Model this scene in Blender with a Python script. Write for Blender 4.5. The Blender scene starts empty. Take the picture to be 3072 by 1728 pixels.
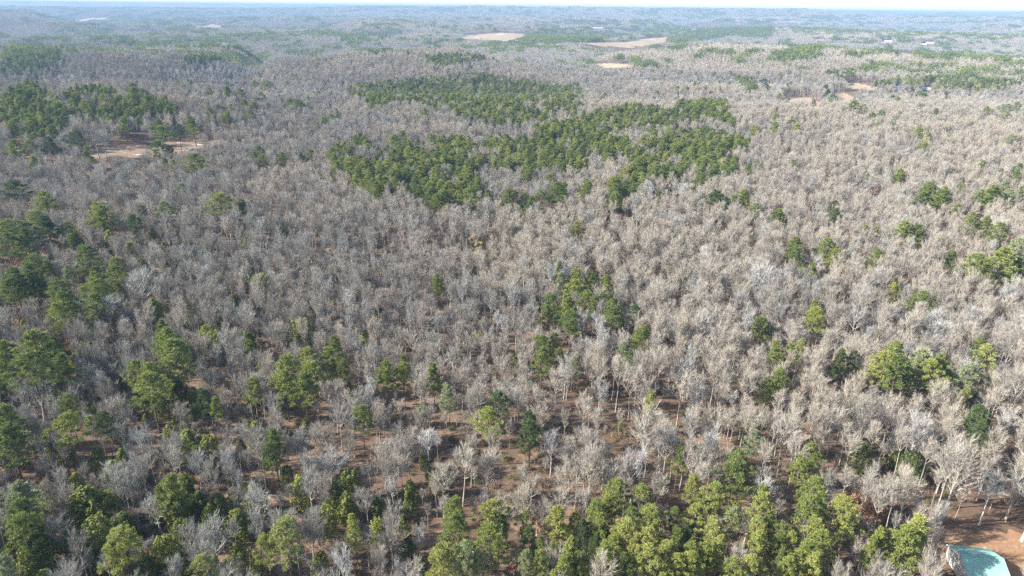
import bpy, math, random
import numpy as np
from mathutils import Vector, Matrix, Euler
R = math.radians
sc = bpy.context.scene
# ------------------------------------------------------------------ camera
CAMZ = 118.0
cam_data = bpy.data.cameras.new("camera")
cam_data.lens = 24.0; cam_data.sensor_width = 36.0
cam_data.clip_start = 1.0; cam_data.clip_end = 90000.0
cam = bpy.data.objects.new("camera", cam_data); sc.collection.objects.link(cam)
cam.location = (0, 0, CAMZ)
PITCH, ROLL = 22.3, 0.67
MROT = Matrix.Rotation(R(90 - PITCH), 4, 'X') @ Matrix.Rotation(R(ROLL), 4, 'Z')
cam.rotation_euler = MROT.to_euler()
sc.camera = cam
# ------------------------------------------------------------------ sky, sun, exposure
SUN_EL, SUN_AZ = 33.0, -97.0          # azimuth clockwise from +Y (the viewing direction)
world = bpy.data.worlds.new("World"); sc.world = world; world.use_nodes = True
wn = world.node_tree.nodes; wl = world.node_tree.links
bg = wn["Background"]
sky = wn.new("ShaderNodeTexSky"); sky.sky_type = 'NISHITA'; sky.sun_disc = False
sky.sun_elevation = R(SUN_EL); sky.sun_rotation = R(SUN_AZ)
sky.air_density = 1.0; sky.dust_density = 1.2; sky.ozone_density = 1.0
wtc = wn.new("ShaderNodeTexCoord"); wsx = wn.new("ShaderNodeSeparateXYZ"); wl.new(wtc.outputs['Generated'], wsx.inputs[0])
wmr = wn.new("ShaderNodeMapRange"); wmr.interpolation_type = 'SMOOTHSTEP'      # milky band of air low over the horizon
wmr.inputs[1].default_value = 0.0; wmr.inputs[2].default_value = 0.12; wmr.inputs[3].default_value = 2.5; wmr.inputs[4].default_value = 1.0
wl.new(wsx.outputs[2], wmr.inputs[0])
wvm = wn.new("ShaderNodeVectorMath"); wvm.operation = 'SCALE'; wl.new(sky.outputs[0], wvm.inputs[0]); wl.new(wmr.outputs[0], wvm.inputs['Scale'])
wcm = wn.new("ShaderNodeVectorMath"); wcm.operation = 'MULTIPLY'; wcm.inputs[1].default_value = (.98, 1.0, 1.03)
wl.new(wvm.outputs[0], wcm.inputs[0]); wl.new(wcm.outputs[0], bg.inputs[0]); bg.inputs[1].default_value = 0.085
sd = bpy.data.lights.new("sun", 'SUN'); sd.energy = 5.0; sd.angle = R(0.5); sd.color = (1.0, 0.95, 0.87)
sun = bpy.data.objects.new("sun", sd); sc.collection.objects.link(sun)
az = R(SUN_AZ); el = R(SUN_EL)
sdir = Vector((math.sin(az)*math.cos(el), math.cos(az)*math.cos(el), math.sin(el)))
sun.rotation_euler = sdir.to_track_quat('Z', 'Y').to_euler()
sc.view_settings.view_transform = 'Standard'; sc.view_settings.look = 'None'
sc.view_settings.gamma = 1.0; sc.view_settings.exposure = 1.32
sc.view_settings.use_curve_mapping = False
cy = sc.cycles
cy.max_bounces = 4; cy.diffuse_bounces = 2; cy.transmission_bounces = 2; cy.volume_bounces = 0
cy.use_denoising = False
cy.volume_step_rate = 1.0
rng = np.random.default_rng(7); random.seed(7)

# ------------------------------------------------------------------ picture <-> place
MW = np.array(MROT.to_3x3())          # camera to world rotation
F = 2048.0                            # focal length in the photograph's pixels
def project(P):
    P = np.asarray(P, float); c = (P - np.array([0, 0, CAMZ])) @ MW
    d = np.maximum(-c[..., 2], 1e-3)
    return 1536 + F*c[..., 0]/d, 864 - F*c[..., 1]/d, d
def ray(px, py):
    v = np.array([(px-1536)/F, -(py-864)/F, -1.0]); v = MW @ v
    return v/np.linalg.norm(v)

def vnoise(x, y, seed=0):
    xi = np.floor(x).astype(np.int64); yi = np.floor(y).astype(np.int64)
    fx = x-xi; fy = y-yi; fx = fx*fx*(3-2*fx); fy = fy*fy*(3-2*fy)
    def h(a, b):
        n = (a*374761393 + b*668265263 + seed*982451653) & 0x7fffffff
        n = ((n ^ (n >> 13))*1274126177) & 0x7fffffff
        n = (n ^ (n >> 16)) & 0xffff
        return n/65535.0
    return (h(xi, yi)*(1-fx)+h(xi+1, yi)*fx)*(1-fy) + (h(xi, yi+1)*(1-fx)+h(xi+1, yi+1)*fx)*fy
def sstep(a, b, x):
    t = np.clip((x-a)/(b-a), 0, 1); return t*t*(3-2*t)
def prof(pts, dist):
    """height above the plain of a far ridge whose crest stands along the skyline"""
    out = []
    for px, py in pts:
        if dist > 13000: py = max(py, 24+.0117*(px-1536)-4.5)
        v = ray(px, py); t = dist/math.hypot(v[0], v[1])
        out.append((math.atan2(v[0], v[1]), CAMZ + v[2]*t))
    return np.array(out)
RIDGES = []
L1 = prof([(-400,24),(0,22),(300,25),(700,28),(1024,24),(1100,22),(1170,23),(1240,22),(1290,25),(1330,23),(1440,21),(1500,23),(1540,22),(1600,25.5),(1650,23.5),(1690,25.5),(1720,22),(1790,26),(1900,27),(2048,27.5),(2200,28.5),(2300,29),(2400,29.5),(2450,32),(2490,40),(2540,46),(2700,50),(3072,54),(3400,56)], 9500)
L2 = prof([(-400,-6),(0,-4),(90,1),(150,4),(240,3),(330,6),(400,8),(500,7.5),(560,7),(620,10),(900,13),(1024,15),(1200,15),(1270,14.5),(1330,18),(1500,21),(1800,26),(2100,31),(2400,32),(2480,30.5),(2600,31.5),(2680,35),(2760,40),(2900,43),(3072,46),(3400,50)], 14500)
L3 = prof([(-400,60),(2500,60),(2640,44),(2700,43),(2785,41),(2812,36),(2842,33.5),(2870,36.5),(2905,43),(2940,39),(2980,43),(3025,42),(3050,36),(3072,33),(3110,32),(3200,45),(3400,50)], 12000)
SPURS = []   # wooded spurs nearer by: crest seen at these pixels, at this distance, with a hollow behind
for pts, D, wf, wb, dip in (([(-200,262),(0,252),(350,242),(650,256),(800,292)], 880, 230, 160, 30), ([(740,215),(850,174),(1000,160),(1200,146),(1400,140)], 1480, 330, 180, 34),
        ([(-100,152),(0,150),(300,140),(560,132),(720,122)], 1950, 320, 200, 40), ([(1850,152),(2150,127),(2450,135),(2650,150),(3072,172),(3200,175)], 1850, 320, 220, 36),
        ([(800,120),(950,108),(1100,102),(1200,104)], 2900, 400, 260, 40), ([(100,105),(400,96),(700,88),(1000,84)], 3200, 450, 260, 40),
        ([(1950,86),(2300,80),(2600,88),(3100,104)], 4200, 500, 350, 40), ([(-200,30),(0,30),(60,24),(110,26),(160,36),(230,46)], 6000, 600, 500, 30), ([(200,60),(700,50),(1500,48),(2000,56)], 6000, 700, 500, 40)):
    Lp = prof(pts, D); SPURS.append((Lp[:, 0], Lp[:, 1]-15, D, wf, wb, dip))
def H(x, y):
    x = np.asarray(x, float); y = np.asarray(y, float)
    d = np.hypot(x, y); a = np.arctan2(x, y)
    far = sstep(380, 1500, d)
    z = 1.6*(vnoise(x/70, y/70, 1)-.5) + 5*(vnoise(x/210, y/210, 2)-.5)*sstep(150, 400, d)
    z += far*(84*(vnoise(x/560+3.3, y/330, 3)-.5) + 26*(vnoise(x/230, y/170, 4)-.5)) - 10*far
    z += sstep(1700, 4500, d)*(90*(vnoise(x/1900, y/1100+.7, 5)-.5) + 110*(vnoise(x/900, y/420, 6)-.5))-12*sstep(1700, 4500, d)
    # long spur at the left, valley behind it
    z += 16*np.exp(-((x+420)/420)**2-((y-1150)/200)**2) + 14*np.exp(-((x-900)/500)**2-((y-1900)/300)**2)
    z = z*(1-.8*sstep(-.12, -.06, a)*(1-sstep(.22, .28, a))*sstep(1750, 2100, d)*(1-sstep(3300, 3900, d)))
    for La, Lz, D, wf, wb, dip in SPURS:
        ef = sstep(La[0]-.05, La[0]+.02, a)*(1-sstep(La[-1]-.02, La[-1]+.05, a))
        w = np.where(d < D, np.exp(-((d-D)/wf)**2), np.exp(-((d-D)/wb)**2))*ef
        z = z*(1-w)+np.interp(a, La, Lz)*w - 2.1*dip*ef*np.exp(-((d-D-wb*2.0)/(wb*1.1))**2)
    damp = sstep(7000, 8800, d)
    z = z*(1-.7*damp)
    for L, D, wf, wb in ((L1, 9500, 900, 1500), (L3, 12000, 700, 1000), (L2, 14500, 1200, 3000)):
        hh = np.interp(a, L[:, 0], L[:, 1])
        w = np.where(d < D, np.exp(-((d-D)/wf)**2), np.exp(-((d-D)/wb)**2))
        z = z*(1-w) + hh*w
    z -= sstep(24000, 40000, d)*150
    return z
def hit(px, py, up=0.0, tmax=30000):
    v = ray(px, py); t = 60.0
    while t < tmax:
        x, y, z = v[0]*t, v[1]*t, CAMZ+v[2]*t
        g = float(H(x, y)) + up
        if z <= g: break
        t += max((z-g)*0.6, 0.4)
    return np.array([x, y, g-up])
def inpoly(px, py, poly):
    px = np.asarray(px); py = np.asarray(py); ins = np.zeros(px.shape, bool)
    n = len(poly); j = n-1
    for i in range(n):
        xi, yi = poly[i]; xj, yj = poly[j]
        if yi != yj:
            c = ((yi > py) != (yj > py)) & (px < (xj-xi)*(py-yi)/(yj-yi)+xi); ins ^= c
        j = i
    return ins
def tile(pts, ox, oy, s):
    return [(ox+p[0]/s, oy+p[1]/s)+tuple(q/s if k == 0 else q for k, q in enumerate(p[2:])) for p in pts]

# ------------------------------------------------------------------ materials
def newmat(name):
    m = bpy.data.materials.new(name); m.use_nodes = True; nt = m.node_tree
    b = nt.nodes["Principled BSDF"]; b.inputs['Roughness'].default_value = .9
    b.inputs['Specular IOR Level'].default_value = .15
    return m, nt, b
def ramp(nt, stops):
    r = nt.nodes.new("ShaderNodeValToRGB"); e = r.color_ramp.elements
    while len(e) < len(stops): e.new(.5)
    for k, (p, c) in enumerate(stops): e[k].position = p; e[k].color = (*c, 1)
    return r
def foliage_mat(name, stops, noise_amt=.35, transl=0.0, fine=0.0):
    m, nt, b = newmat(name); N = nt.nodes; L = nt.links
    a = N.new("ShaderNodeAttribute"); a.attribute_type = 'INSTANCER'; a.attribute_name = 'tint'
    g = N.new("ShaderNodeAttribute"); g.attribute_type = 'GEOMETRY'; g.attribute_name = 'ptint'
    ad = N.new("ShaderNodeMath"); ad.operation = 'ADD'; L.new(a.outputs['Fac'], ad.inputs[0]); L.new(g.outputs['Fac'], ad.inputs[1])
    r = ramp(nt, stops); L.new(ad.outputs[0], r.inputs[0]); col = r.outputs[0]
    if fine:
        tc = N.new("ShaderNodeTexCoord"); n = N.new("ShaderNodeTexNoise"); n.inputs['Scale'].default_value = 1.3
        L.new(tc.outputs['Object'], n.inputs[0])
        mr = N.new("ShaderNodeMapRange"); mr.inputs[1].default_value = .3; mr.inputs[2].default_value = .7
        mr.inputs[3].default_value = 1-fine; mr.inputs[4].default_value = 1+fine
        L.new(n.outputs[0], mr.inputs[0])
        mx = N.new("ShaderNodeVectorMath"); mx.operation = 'SCALE'; L.new(col, mx.inputs[0]); L.new(mr.outputs[0], mx.inputs['Scale'])
        col = mx.outputs[0]
    L.new(col, b.inputs['Base Color'])
    if transl:
        t = N.new("ShaderNodeBsdfTranslucent"); L.new(col, t.inputs[0])
        ms = N.new("ShaderNodeMixShader"); ms.inputs[0].default_value = transl
        L.new(b.outputs[0], ms.inputs[1]); L.new(t.outputs[0], ms.inputs[2]); L.new(ms.outputs[0], N["Material Output"].inputs[0])
    return m
M = {}
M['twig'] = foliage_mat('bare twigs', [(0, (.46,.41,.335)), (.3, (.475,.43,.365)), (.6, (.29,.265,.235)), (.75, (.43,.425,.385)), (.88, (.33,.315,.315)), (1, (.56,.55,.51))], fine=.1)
M['bark'] = foliage_mat('grey bark', [(0, (.36,.31,.26)), (.5, (.42,.37,.32)), (.75, (.46,.44,.40)), (1, (.58,.56,.52))], fine=.25)
M['pbark'] = foliage_mat('pine bark', [(0, (.12,.085,.065)), (1, (.2,.15,.12))], fine=.3)
M['pine'] = foliage_mat('pine needles', [(0, (.09,.135,.055)), (.35, (.18,.225,.07)), (.7, (.27,.31,.085)), (.9, (.37,.385,.115)), (1, (.29,.33,.19))], transl=.2, fine=.2)
M['cedar'] = foliage_mat('cedar sprays', [(0, (.115,.145,.05)), (.5, (.175,.20,.055)), (1, (.26,.28,.07))], transl=.15, fine=.2)
M['tan'] = foliage_mat('dry tan leaves', [(0, (.36,.20,.12)), (.5, (.45,.28,.18)), (1, (.40,.25,.2))], transl=.2, fine=.2)
M['gold'] = foliage_mat('golden leaves', [(0, (.50,.38,.18)), (1, (.54,.42,.22))], transl=.25, fine=.2)
def ground_mat(name, cols, s1=.02, s2=.35, extra=None):
    m, nt, b = newmat(name); N = nt.nodes; L = nt.links
    tc = N.new("ShaderNodeTexCoord")
    n1 = N.new("ShaderNodeTexNoise"); n1.inputs['Scale'].default_value = s1; n1.inputs['Detail'].default_value = 6
    n2 = N.new("ShaderNodeTexNoise"); n2.inputs['Scale'].default_value = s2; n2.inputs['Detail'].default_value = 5; n2.inputs['Roughness'].default_value = .75
    L.new(tc.outputs['Object'], n1.inputs[0]); L.new(tc.outputs['Object'], n2.inputs[0])
    mx = N.new("ShaderNodeMath"); mx.operation = 'MULTIPLY_ADD'; mx.inputs[1].default_value = .6
    L.new(n1.outputs[0], mx.inputs[0])
    m2 = N.new("ShaderNodeMath"); m2.operation = 'MULTIPLY'; m2.inputs[1].default_value = .4; L.new(n2.outputs[0], m2.inputs[0]); L.new(m2.outputs[0], mx.inputs[2])
    r = ramp(nt, [(.40+.20*k/(len(cols)-1), c) for k, c in enumerate(cols)]); L.new(mx.outputs[0], r.inputs[0])
    L.new(r.outputs[0], b.inputs['Base Color'])
    bp = N.new("ShaderNodeBump"); bp.inputs['Strength'].default_value = .5; bp.inputs['Distance'].default_value = .3
    L.new(n2.outputs[0], bp.inputs['Height']); L.new(bp.outputs[0], b.inputs['Normal'])
    return m
M['ground'] = ground_mat('leaf litter', [(.07,.053,.04), (.165,.105,.07), (.115,.08,.055), (.25,.165,.11), (.09,.078,.05)])
M['field'] = ground_mat('dry grass', [(.26,.20,.13), (.40,.32,.22), (.33,.25,.16), (.46,.38,.27)], .02, .12)
M['sand'] = ground_mat('bare sandy ground', [(.15,.105,.07), (.30,.21,.15), (.20,.145,.10), (.50,.44,.38)], .09, .3)
M['yard'] = ground_mat('orange brown yard', [(.20,.12,.07), (.36,.215,.125), (.27,.16,.095), (.46,.30,.19)], .06, .6)
M['farwood'] = ground_mat('far wooded hills', [(.10,.13,.08), (.22,.19,.16), (.28,.24,.20), (.16,.15,.12)], .0022, .02)

# ------------------------------------------------------------------ helpers
def link(o): sc.collection.objects.link(o); return o
def mesh_from(name, V, Fc, mats, fmat=None, pt=None, smooth=False):
    me = bpy.data.meshes.new(name)
    V = np.asarray(V, np.float32)
    if isinstance(Fc, np.ndarray) and Fc.shape[1] in (3, 4):
        n = Fc.shape[1]
        me.vertices.add(len(V)); me.vertices.foreach_set('co', V.ravel())
        me.loops.add(Fc.size); me.loops.foreach_set('vertex_index', Fc.astype(np.int32).ravel())
        me.polygons.add(len(Fc)); me.polygons.foreach_set('loop_start', np.arange(0, Fc.size, n, dtype=np.int32))
        me.update(calc_edges=True)
    else:
        me.from_pydata([tuple(map(float, v)) for v in V], [], [tuple(f) for f in Fc])
    for m in mats: me.materials.append(m)
    if fmat is not None: me.polygons.foreach_set('material_index', np.asarray(fmat, np.int32))
    if smooth: me.polygons.foreach_set('use_smooth', np.ones(len(me.polygons), bool))
    if pt is not None:
        at = me.attributes.new('ptint', 'FLOAT', 'POINT'); at.data.foreach_set('value', np.asarray(pt, np.float32))
    me.update()
    return me
class TB:
    """collects triangles"""
    def __init__(s): s.V = []; s.F = []; s.n = 0
    def add(s, V, Fc):
        V = np.asarray(V, float); s.V.append(V); s.F.append(np.asarray(Fc, int)+s.n); s.n += len(V)
    def arr(s): return np.concatenate(s.V), np.concatenate(s.F)
    def prism(s, p, q, r0, r1, n=3):
        p = np.asarray(p, float); q = np.asarray(q, float); d = q-p; L = np.linalg.norm(d)
        if L < 1e-6: return
        d /= L; u = np.cross(d, [0, 0, 1.]);
        if np.linalg.norm(u) < .05: u = np.cross(d, [1., 0, 0])
        u /= np.linalg.norm(u); w = np.cross(d, u)
        a = np.arange(n)*2*math.pi/n
        ring = np.cos(a)[:, None]*u + np.sin(a)[:, None]*w
        V = np.concatenate([p+ring*r0, q+ring*r1]); Fc = []
        for k in range(n):
            k2 = (k+1) % n; Fc += [(k, k2, n+k2), (k, n+k2, n+k)]
        s.add(V, Fc)
    def tri(s, p, d, L, w):
        p = np.asarray(p, float); u = np.cross(d, rng.normal(size=3)); u /= (np.linalg.norm(u)+1e-9)
        s.add([p-u*w/2, p+u*w/2, p+np.asarray(d)*L], [(0, 1, 2)])
def unit(v): v = np.asarray(v, float); return v/(np.linalg.norm(v)+1e-9)

# ------------------------------------------------------------------ tree forms
def gen_bare(seed, Ht=16.0, W=8.0, fork=.42, spread=1.0, nl=10, wt=1.0):
    """returns (trunk, crown) triangle sets; trunk with its limbs, crown of branches and twigs"""
    global rng
    old = rng; rng = np.random.default_rng(seed); r = rng
    T = TB(); C = TB()
    # trunk polyline
    lean = r.normal(0, .02, 2); P = [np.array([0, 0, -.4])]
    nseg = 6; r0 = .21+.012*(W-6)
    zs = np.linspace(0, Ht*.82, nseg+1)
    for z in zs[1:]:
        P.append(np.array([lean[0]*z+r.normal(0, .06), lean[1]*z+r.normal(0, .06), z]))
    for k in range(nseg):
        T.prism(P[k], P[k+1], r0*(1-.85*k/nseg)+(.1 if k == 0 else 0), r0*(1-.85*(k+1)/nseg), 5)
    def trunk_at(z):
        k = min(nseg-1, int(z/(Ht*.82)*nseg)); f = (z-zs[k])/(zs[k+1]-zs[k]); return P[k]*(1-f)+P[k+1]*f
    def grow(p, d, L, rad, lvl, tgt, sides=3):
        n = 3 if lvl == 1 else 2 if lvl == 2 else 1
        pts = [p]; dd = unit(d)
        for k in range(n):
            dd = unit(dd + np.array([0, 0, .12 if lvl == 1 else .06]) + r.normal(0, .09, 3))
            pts.append(pts[-1]+dd*L/n)
            tgt.prism(pts[-2], pts[-1], rad*(1-.65*k/n), rad*(1-.65*(k+1)/n), sides)
        if lvl == 3:
            for _ in range(6):
                f = r.uniform(.1, 1); q = pts[0]*(1-f)+pts[-1]*f
                C.tri(q, unit(dd+r.normal(0, .26, 3)+[0, 0, .25]), r.uniform(1.0, 2.0), .042*wt)
            return
        kids = {1: 7, 2: 4}[lvl]
        for c in range(kids):
            f = .22+.78*(c+r.uniform(0, .9))/kids; f = min(f, 1)
            fi = f*n; k = min(n-1, int(fi)); q = pts[k]*(1-(fi-k))+pts[k+1]*(fi-k)
            out = unit(dd*1.0+r.normal(0, .38, 3)+[0, 0, .3])
            grow(q, out, L*r.uniform(.34, .5)*(1.15-.5*f) + .3, rad*.42, lvl+1, C)
    for k in range(nl):
        f = (k+r.uniform(0, .8))/nl; z = Ht*(fork+(.8-fork)*f)
        a = k*2.4+r.uniform(-.4, .4); ang = (.78-.42*f)*spread*r.uniform(.75, 1.15)
        L = (W*.55)*(1-.3*f)*r.uniform(.75, 1.15)/max(.42, math.sin(min(ang+.25, 1.4)))
        L = min(L, (Ht-z)*1.05+.6)
        d = np.array([math.cos(a)*math.sin(ang), math.sin(a)*math.sin(ang), math.cos(ang)])
        grow(trunk_at(z), d, L, .125*(1-.4*f)*wt, 1, T, 3)
    rng = old
    return T.arr(), C.arr()
def clump(B, c, rad, n, size, flat=.75, up=.25, rr=None, tuft=False):
    """a puff of short needle tufts, facing outward"""
    r = rr
    d = r.normal(size=(n, 3)); d /= np.linalg.norm(d, axis=1)[:, None]
    rad_ = rad*(.55+.5*r.random(n)[:, None]); pos = c + d*rad_*[1, 1, flat]
    nrm = d+r.normal(0, .55, (n, 3))+[0, 0, up]; nrm /= np.linalg.norm(nrm, axis=1)[:, None]
    if tuft:      # long thin tufts pointing out of the twig ends
        pos = c + d*rad*(.15+1.0*r.random(n)[:, None]**.7)*[1.1, 1.1, flat]
        ax = d+r.normal(0, .5, (n, 3))+[0, 0, .55]; ax /= np.linalg.norm(ax, axis=1)[:, None]
        u = np.cross(ax, r.normal(size=(n, 3))); u /= np.linalg.norm(u, axis=1)[:, None]
        s = size*(.6+.8*r.random((n, 1)))
        V = np.stack([pos-u*s*.3, pos+u*s*.3, pos+ax*s*1.5], 1).reshape(-1, 3)
        B.add(V, np.arange(3*n).reshape(-1, 3)); return
    u = np.cross(nrm, r.normal(size=(n, 3))); u /= np.linalg.norm(u, axis=1)[:, None]; w = np.cross(nrm, u)
    s = size*(.6+.8*r.random((n, 1)))
    V = np.stack([pos-u*s*.55-w*s*.35, pos+u*s*.55-w*s*.35, pos+w*s*.75], 1).reshape(-1, 3)
    B.add(V, np.arange(3*n).reshape(-1, 3))
def gen_pine(seed, Ht=20.0, W=8.0, base=.42, nclump=64, per=95, size=.36, cone=.35):
    r = np.random.default_rng(seed); T = TB(); C = TB()
    lean = r.normal(0, .018, 2); P = []
    for k in range(7):
        z = Ht*.93*k/6; P.append(np.array([lean[0]*z, lean[1]*z, z-(.4 if k == 0 else 0)]))
    for k in range(6): T.prism(P[k], P[k+1], .21*(1-.8*k/6)+.02, .21*(1-.8*(k+1)/6)+.02, 6)
    lob = r.uniform(0, 2*math.pi, 3)
    for k in range(nclump):
        f = (k+.5)/nclump; f = f**.85; z = Ht*(base+(1-base)*f)
        pr = math.sin(math.pi*min(1, (f*(.86)+.14)**.9))**.55 if f < .98 else .25
        pr = 1.12*pr*(1-cone*f)*(1+.2*math.sin(lob[0]+f*9))
        a = k*2.39996+r.uniform(-.4, .4)
        pr *= 1+.22*math.sin(a*2+lob[1])+.12*math.sin(a*3+lob[2])
        q = W*.5*pr*(.95 if k % 3 else .55)*r.uniform(.8, 1.05)
        c = np.array([lean[0]*z+math.cos(a)*q, lean[1]*z+math.sin(a)*q, z+r.normal(0, .25)-.3])
        rad = r.uniform(.4, .95)*(W/8)**.6*(1-.25*f)
        clump(C, c, rad, int(per*r.uniform(.5, 1.3)), size, flat=.6, rr=r, tuft=True)
        if k % 2 == 0: T.prism(np.array([lean[0]*z, lean[1]*z, z-q*.35]), c, .06, .025, 3)
    return T.arr(), C.arr()
def gen_cedar(seed, Ht=9.0, W=4.5, n=3600, size=.3, sharp=1.0):
    r = np.random.default_rng(seed); T = TB(); C = TB()
    T.prism([0, 0, -.3], [0, 0, Ht*.9], .13, .03, 5)
    lob = r.uniform(0, 6.28, 4)
    nb = 84
    for k in range(nb):
        f = ((k+.5)/nb)**.8; z = Ht*(.07+.9*f); a = k*2.4
        pr = (1-f)**(.62*sharp)*(1 if f > .12 else .6+f*3.3)*(1+.16*math.sin(2*a+lob[0])+.1*math.sin(7*f*3+lob[1]))
        q = W*.5*pr*r.uniform(.45, 1.1)
        c = np.array([math.cos(a)*q, math.sin(a)*q, z])
        clump(C, c, .34*W/4.5+.32*(1-f), n//nb, size, flat=1.2, up=.4, rr=r)
        if k % 4 == 0: T.prism([0, 0, z-.3*q], c, .03, .015, 3)
    return T.arr(), C.arr()
def gen_leafy(seed, Ht=7.0, W=4.5, n=2200, size=.22, low=.25):
    r = np.random.default_rng(seed)
    (tv, tf), (cv, cf) = gen_bare(seed, Ht, W, fork=.3, nl=7)
    B = TB(); 
    lt = TB(); lt.add(cv, cf)
    L = TB()
    for k in range(34):
        a = r.uniform(0, 6.28); f = r.random(); z = Ht*(low+(1-low)*f); q = W*.5*math.sin(math.pi*(.15+.8*f))**.5*r.uniform(.3, 1)
        clump(L, np.array([math.cos(a)*q, math.sin(a)*q, z]), r.uniform(.35, .8), n//34, size, rr=r)
    lv, lf = L.arr()
    return (tv, tf), (cv, cf), (lv, lf)

FORMS = {}     # kind -> list of dict(trunk=mesh, crown=mesh, full=object for the woods)
protos = {k: bpy.data.collections.new('forms ' + k) for k in ('bare', 'pine', 'cedar', 'leafy')}
def register(kind, name, idx, parts, mats, H0, W0):
    d = {'H': H0, 'W': W0, 'parts': []}
    for (pname, (v, f)), m in zip(parts, mats):
        d['parts'].append((pname, mesh_from(pname, v, f, [m])))
    V = np.concatenate([p[1][0] for p in parts]); off = 0; FF = []; FM = []
    for k, (pn, (v, f)) in enumerate(parts):
        FF.append(f+off); FM.append(np.full(len(f), k)); off += len(v)
    me = mesh_from(name, V, np.concatenate(FF), mats, np.concatenate(FM))
    o = bpy.data.objects.new('%s %02d' % (name, idx), me); protos[kind].objects.link(o)
    FORMS.setdefault(kind, []).append(d)
for k in range(10):
    wide = k >= 7
    Ht = [19, 20, 18, 19, 18, 20, 19, 17, 16, 18][k]; W = [6, 7, 6.5, 5, 7.5, 6, 4.6, 9.5, 9, 10][k]
    T_, C_ = gen_bare(100+k, Ht, W, fork=.38 if wide else [.5, .57, .46, .58, .5, .45, .55][k], spread=1.0 if wide else .95, nl=14 if wide else 10, wt=1)
    register('bare', 'bare tree form', k, [('trunk', T_), ('crown', C_)], [M['bark'], M['twig']], Ht, W)
for k in range(7):
    Ht = [20, 20, 20, 20, 20, 20, 20][k]; W = [8, 7.5, 8.5, 7, 8, 6.5, 9][k]
    T_, C_ = gen_pine(200+k, Ht, W, base=[.46, .52, .44, .46, .56, .4, .5][k], cone=[.2, .1, .25, .4, .0, .5, .05][k], nclump=[78, 66, 84, 74, 60, 76, 86][k], per=125, size=.28)
    register('pine', 'pine tree form', k, [('trunk', T_), ('crown', C_)], [M['pbark'], M['pine']], Ht, W)
for k in range(4):
    T_, C_ = gen_cedar(300+k, 9, [5.5, 5, 6, 6.5][k], n=4600, size=.24, sharp=[.8, 1.0, .6, .45][k])
    register('cedar', 'cedar tree form', k, [('trunk', T_), ('crown', C_)], [M['pbark'], M['cedar']], 9, [4.6, 4.2, 5, 5.5][k])
for k in range(3):
    T_, C_, L_ = gen_leafy(400+k)
    register('leafy', 'leafy tree form', k, [('trunk', T_), ('crown', C_), ('leaves', L_)], [M['bark'], M['twig'], M['tan']], 7, 4.5)
M['brush'] = foliage_mat('brush', [(0, (.20,.15,.11)), (.35, (.27,.22,.17)), (.6, (.34,.22,.15)), (.8, (.22,.20,.10)), (.92, (.14,.17,.06)), (1, (.12,.15,.06))], fine=.2)
protos['brush'] = bpy.data.collections.new('forms brush')
for k in range(4):
    rb = np.random.default_rng(700+k); B = TB(); n = 260
    d = rb.normal(size=(n, 3)); d[:, 2] = np.abs(d[:, 2])+.4; d /= np.linalg.norm(d, axis=1)[:, None]
    p = np.concatenate([rb.normal(0, .55, (n, 2)), rb.uniform(0, .8, (n, 1))], 1); u = np.cross(d, rb.normal(size=(n, 3))); u /= np.linalg.norm(u, axis=1)[:, None]
    L_ = rb.uniform(.4, 1.1, (n, 1)); B.add(np.stack([p-u*.035, p+u*.035, p+d*L_], 1).reshape(-1, 3), np.arange(3*n).reshape(-1, 3))
    for c in range(8): clump(B, np.array([*rb.normal(0, .5, 2), rb.uniform(.2, .9)]), .35, 16, .17, rr=rb)
    v, f = B.arr(); protos['brush'].objects.link(bpy.data.objects.new('brush form %02d' % k, mesh_from('brush', v, f, [M['brush']])))
NB, NP = len(FORMS['bare']), len(FORMS['pine'])

# patches of distant wood: many small simplified trees in one mesh
def patch(kind, seed, S, n):
    r = np.random.default_rng(seed); Vs = []; Fs = []; FM = []; PT = []; off = 0
    g = int(math.ceil(math.sqrt(n)))
    for i in range(g):
        for j in range(g):
            x = (i+.5+r.uniform(-.45, .45))*S/g-S/2; y = (j+.5+r.uniform(-.45, .45))*S/g-S/2
            pine = kind == 'pine' and r.random() < .85 or kind == 'bare' and r.random() < .035
            h = r.uniform(14, 19); w = S/g*r.uniform(1.0, 1.35); t = r.uniform(-.25, .3)
            if pine: h += 2
            B = TB()
            if pine:
                for c in range(9):
                    f = (c+.3)/9; a = c*2.4+r.random(); q = w*.36*math.sin(math.pi*(.3+.65*f))
                    clump(B, np.array([x+q*math.cos(a), y+q*math.sin(a), h*(.45+.52*f)]), w*.22, 12, w*.16, rr=r)
            else:
                m = 44; d = r.normal(size=(m, 3)); d[:, 2] = np.abs(d[:, 2])*.8+.5; d /= np.linalg.norm(d, axis=1)[:, None]
                f = r.random((m, 1)); p = np.array([x, y, h*.45])+np.concatenate([r.normal(0, w*.2, (m, 2)), f*h*.4], 1)
                u = np.cross(d, r.normal(size=(m, 3))); u /= np.linalg.norm(u, axis=1)[:, None]
                L = w*.32
                V = np.stack([p-u*.17, p+u*.17, p+d*L], 1).reshape(-1, 3); B.add(V, np.arange(3*m).reshape(-1, 3))
                B.prism([x, y, -2], [x, y, h*.6], .17, .1, 3)
            V, Fc = B.arr(); Vs.append(V); Fs.append(Fc+off); off += len(V); FM.append(np.full(len(Fc), 1 if pine else 0)); PT.append(np.full(len(V), t))
    return np.concatenate(Vs), np.concatenate(Fs), np.concatenate(FM), np.concatenate(PT)
for k in range(3):
    for kind in ('bare', 'pine'):
        v, f, fm, pt = patch(kind, 500+k+(10 if kind == 'pine' else 0), 24, 12)
        me = mesh_from('%s patch' % kind, v, f, [M['twig'], M['pine']], fm, pt)
        protos[kind].objects.link(bpy.data.objects.new('%s tree patch %02d' % (kind, k), me))
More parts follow.
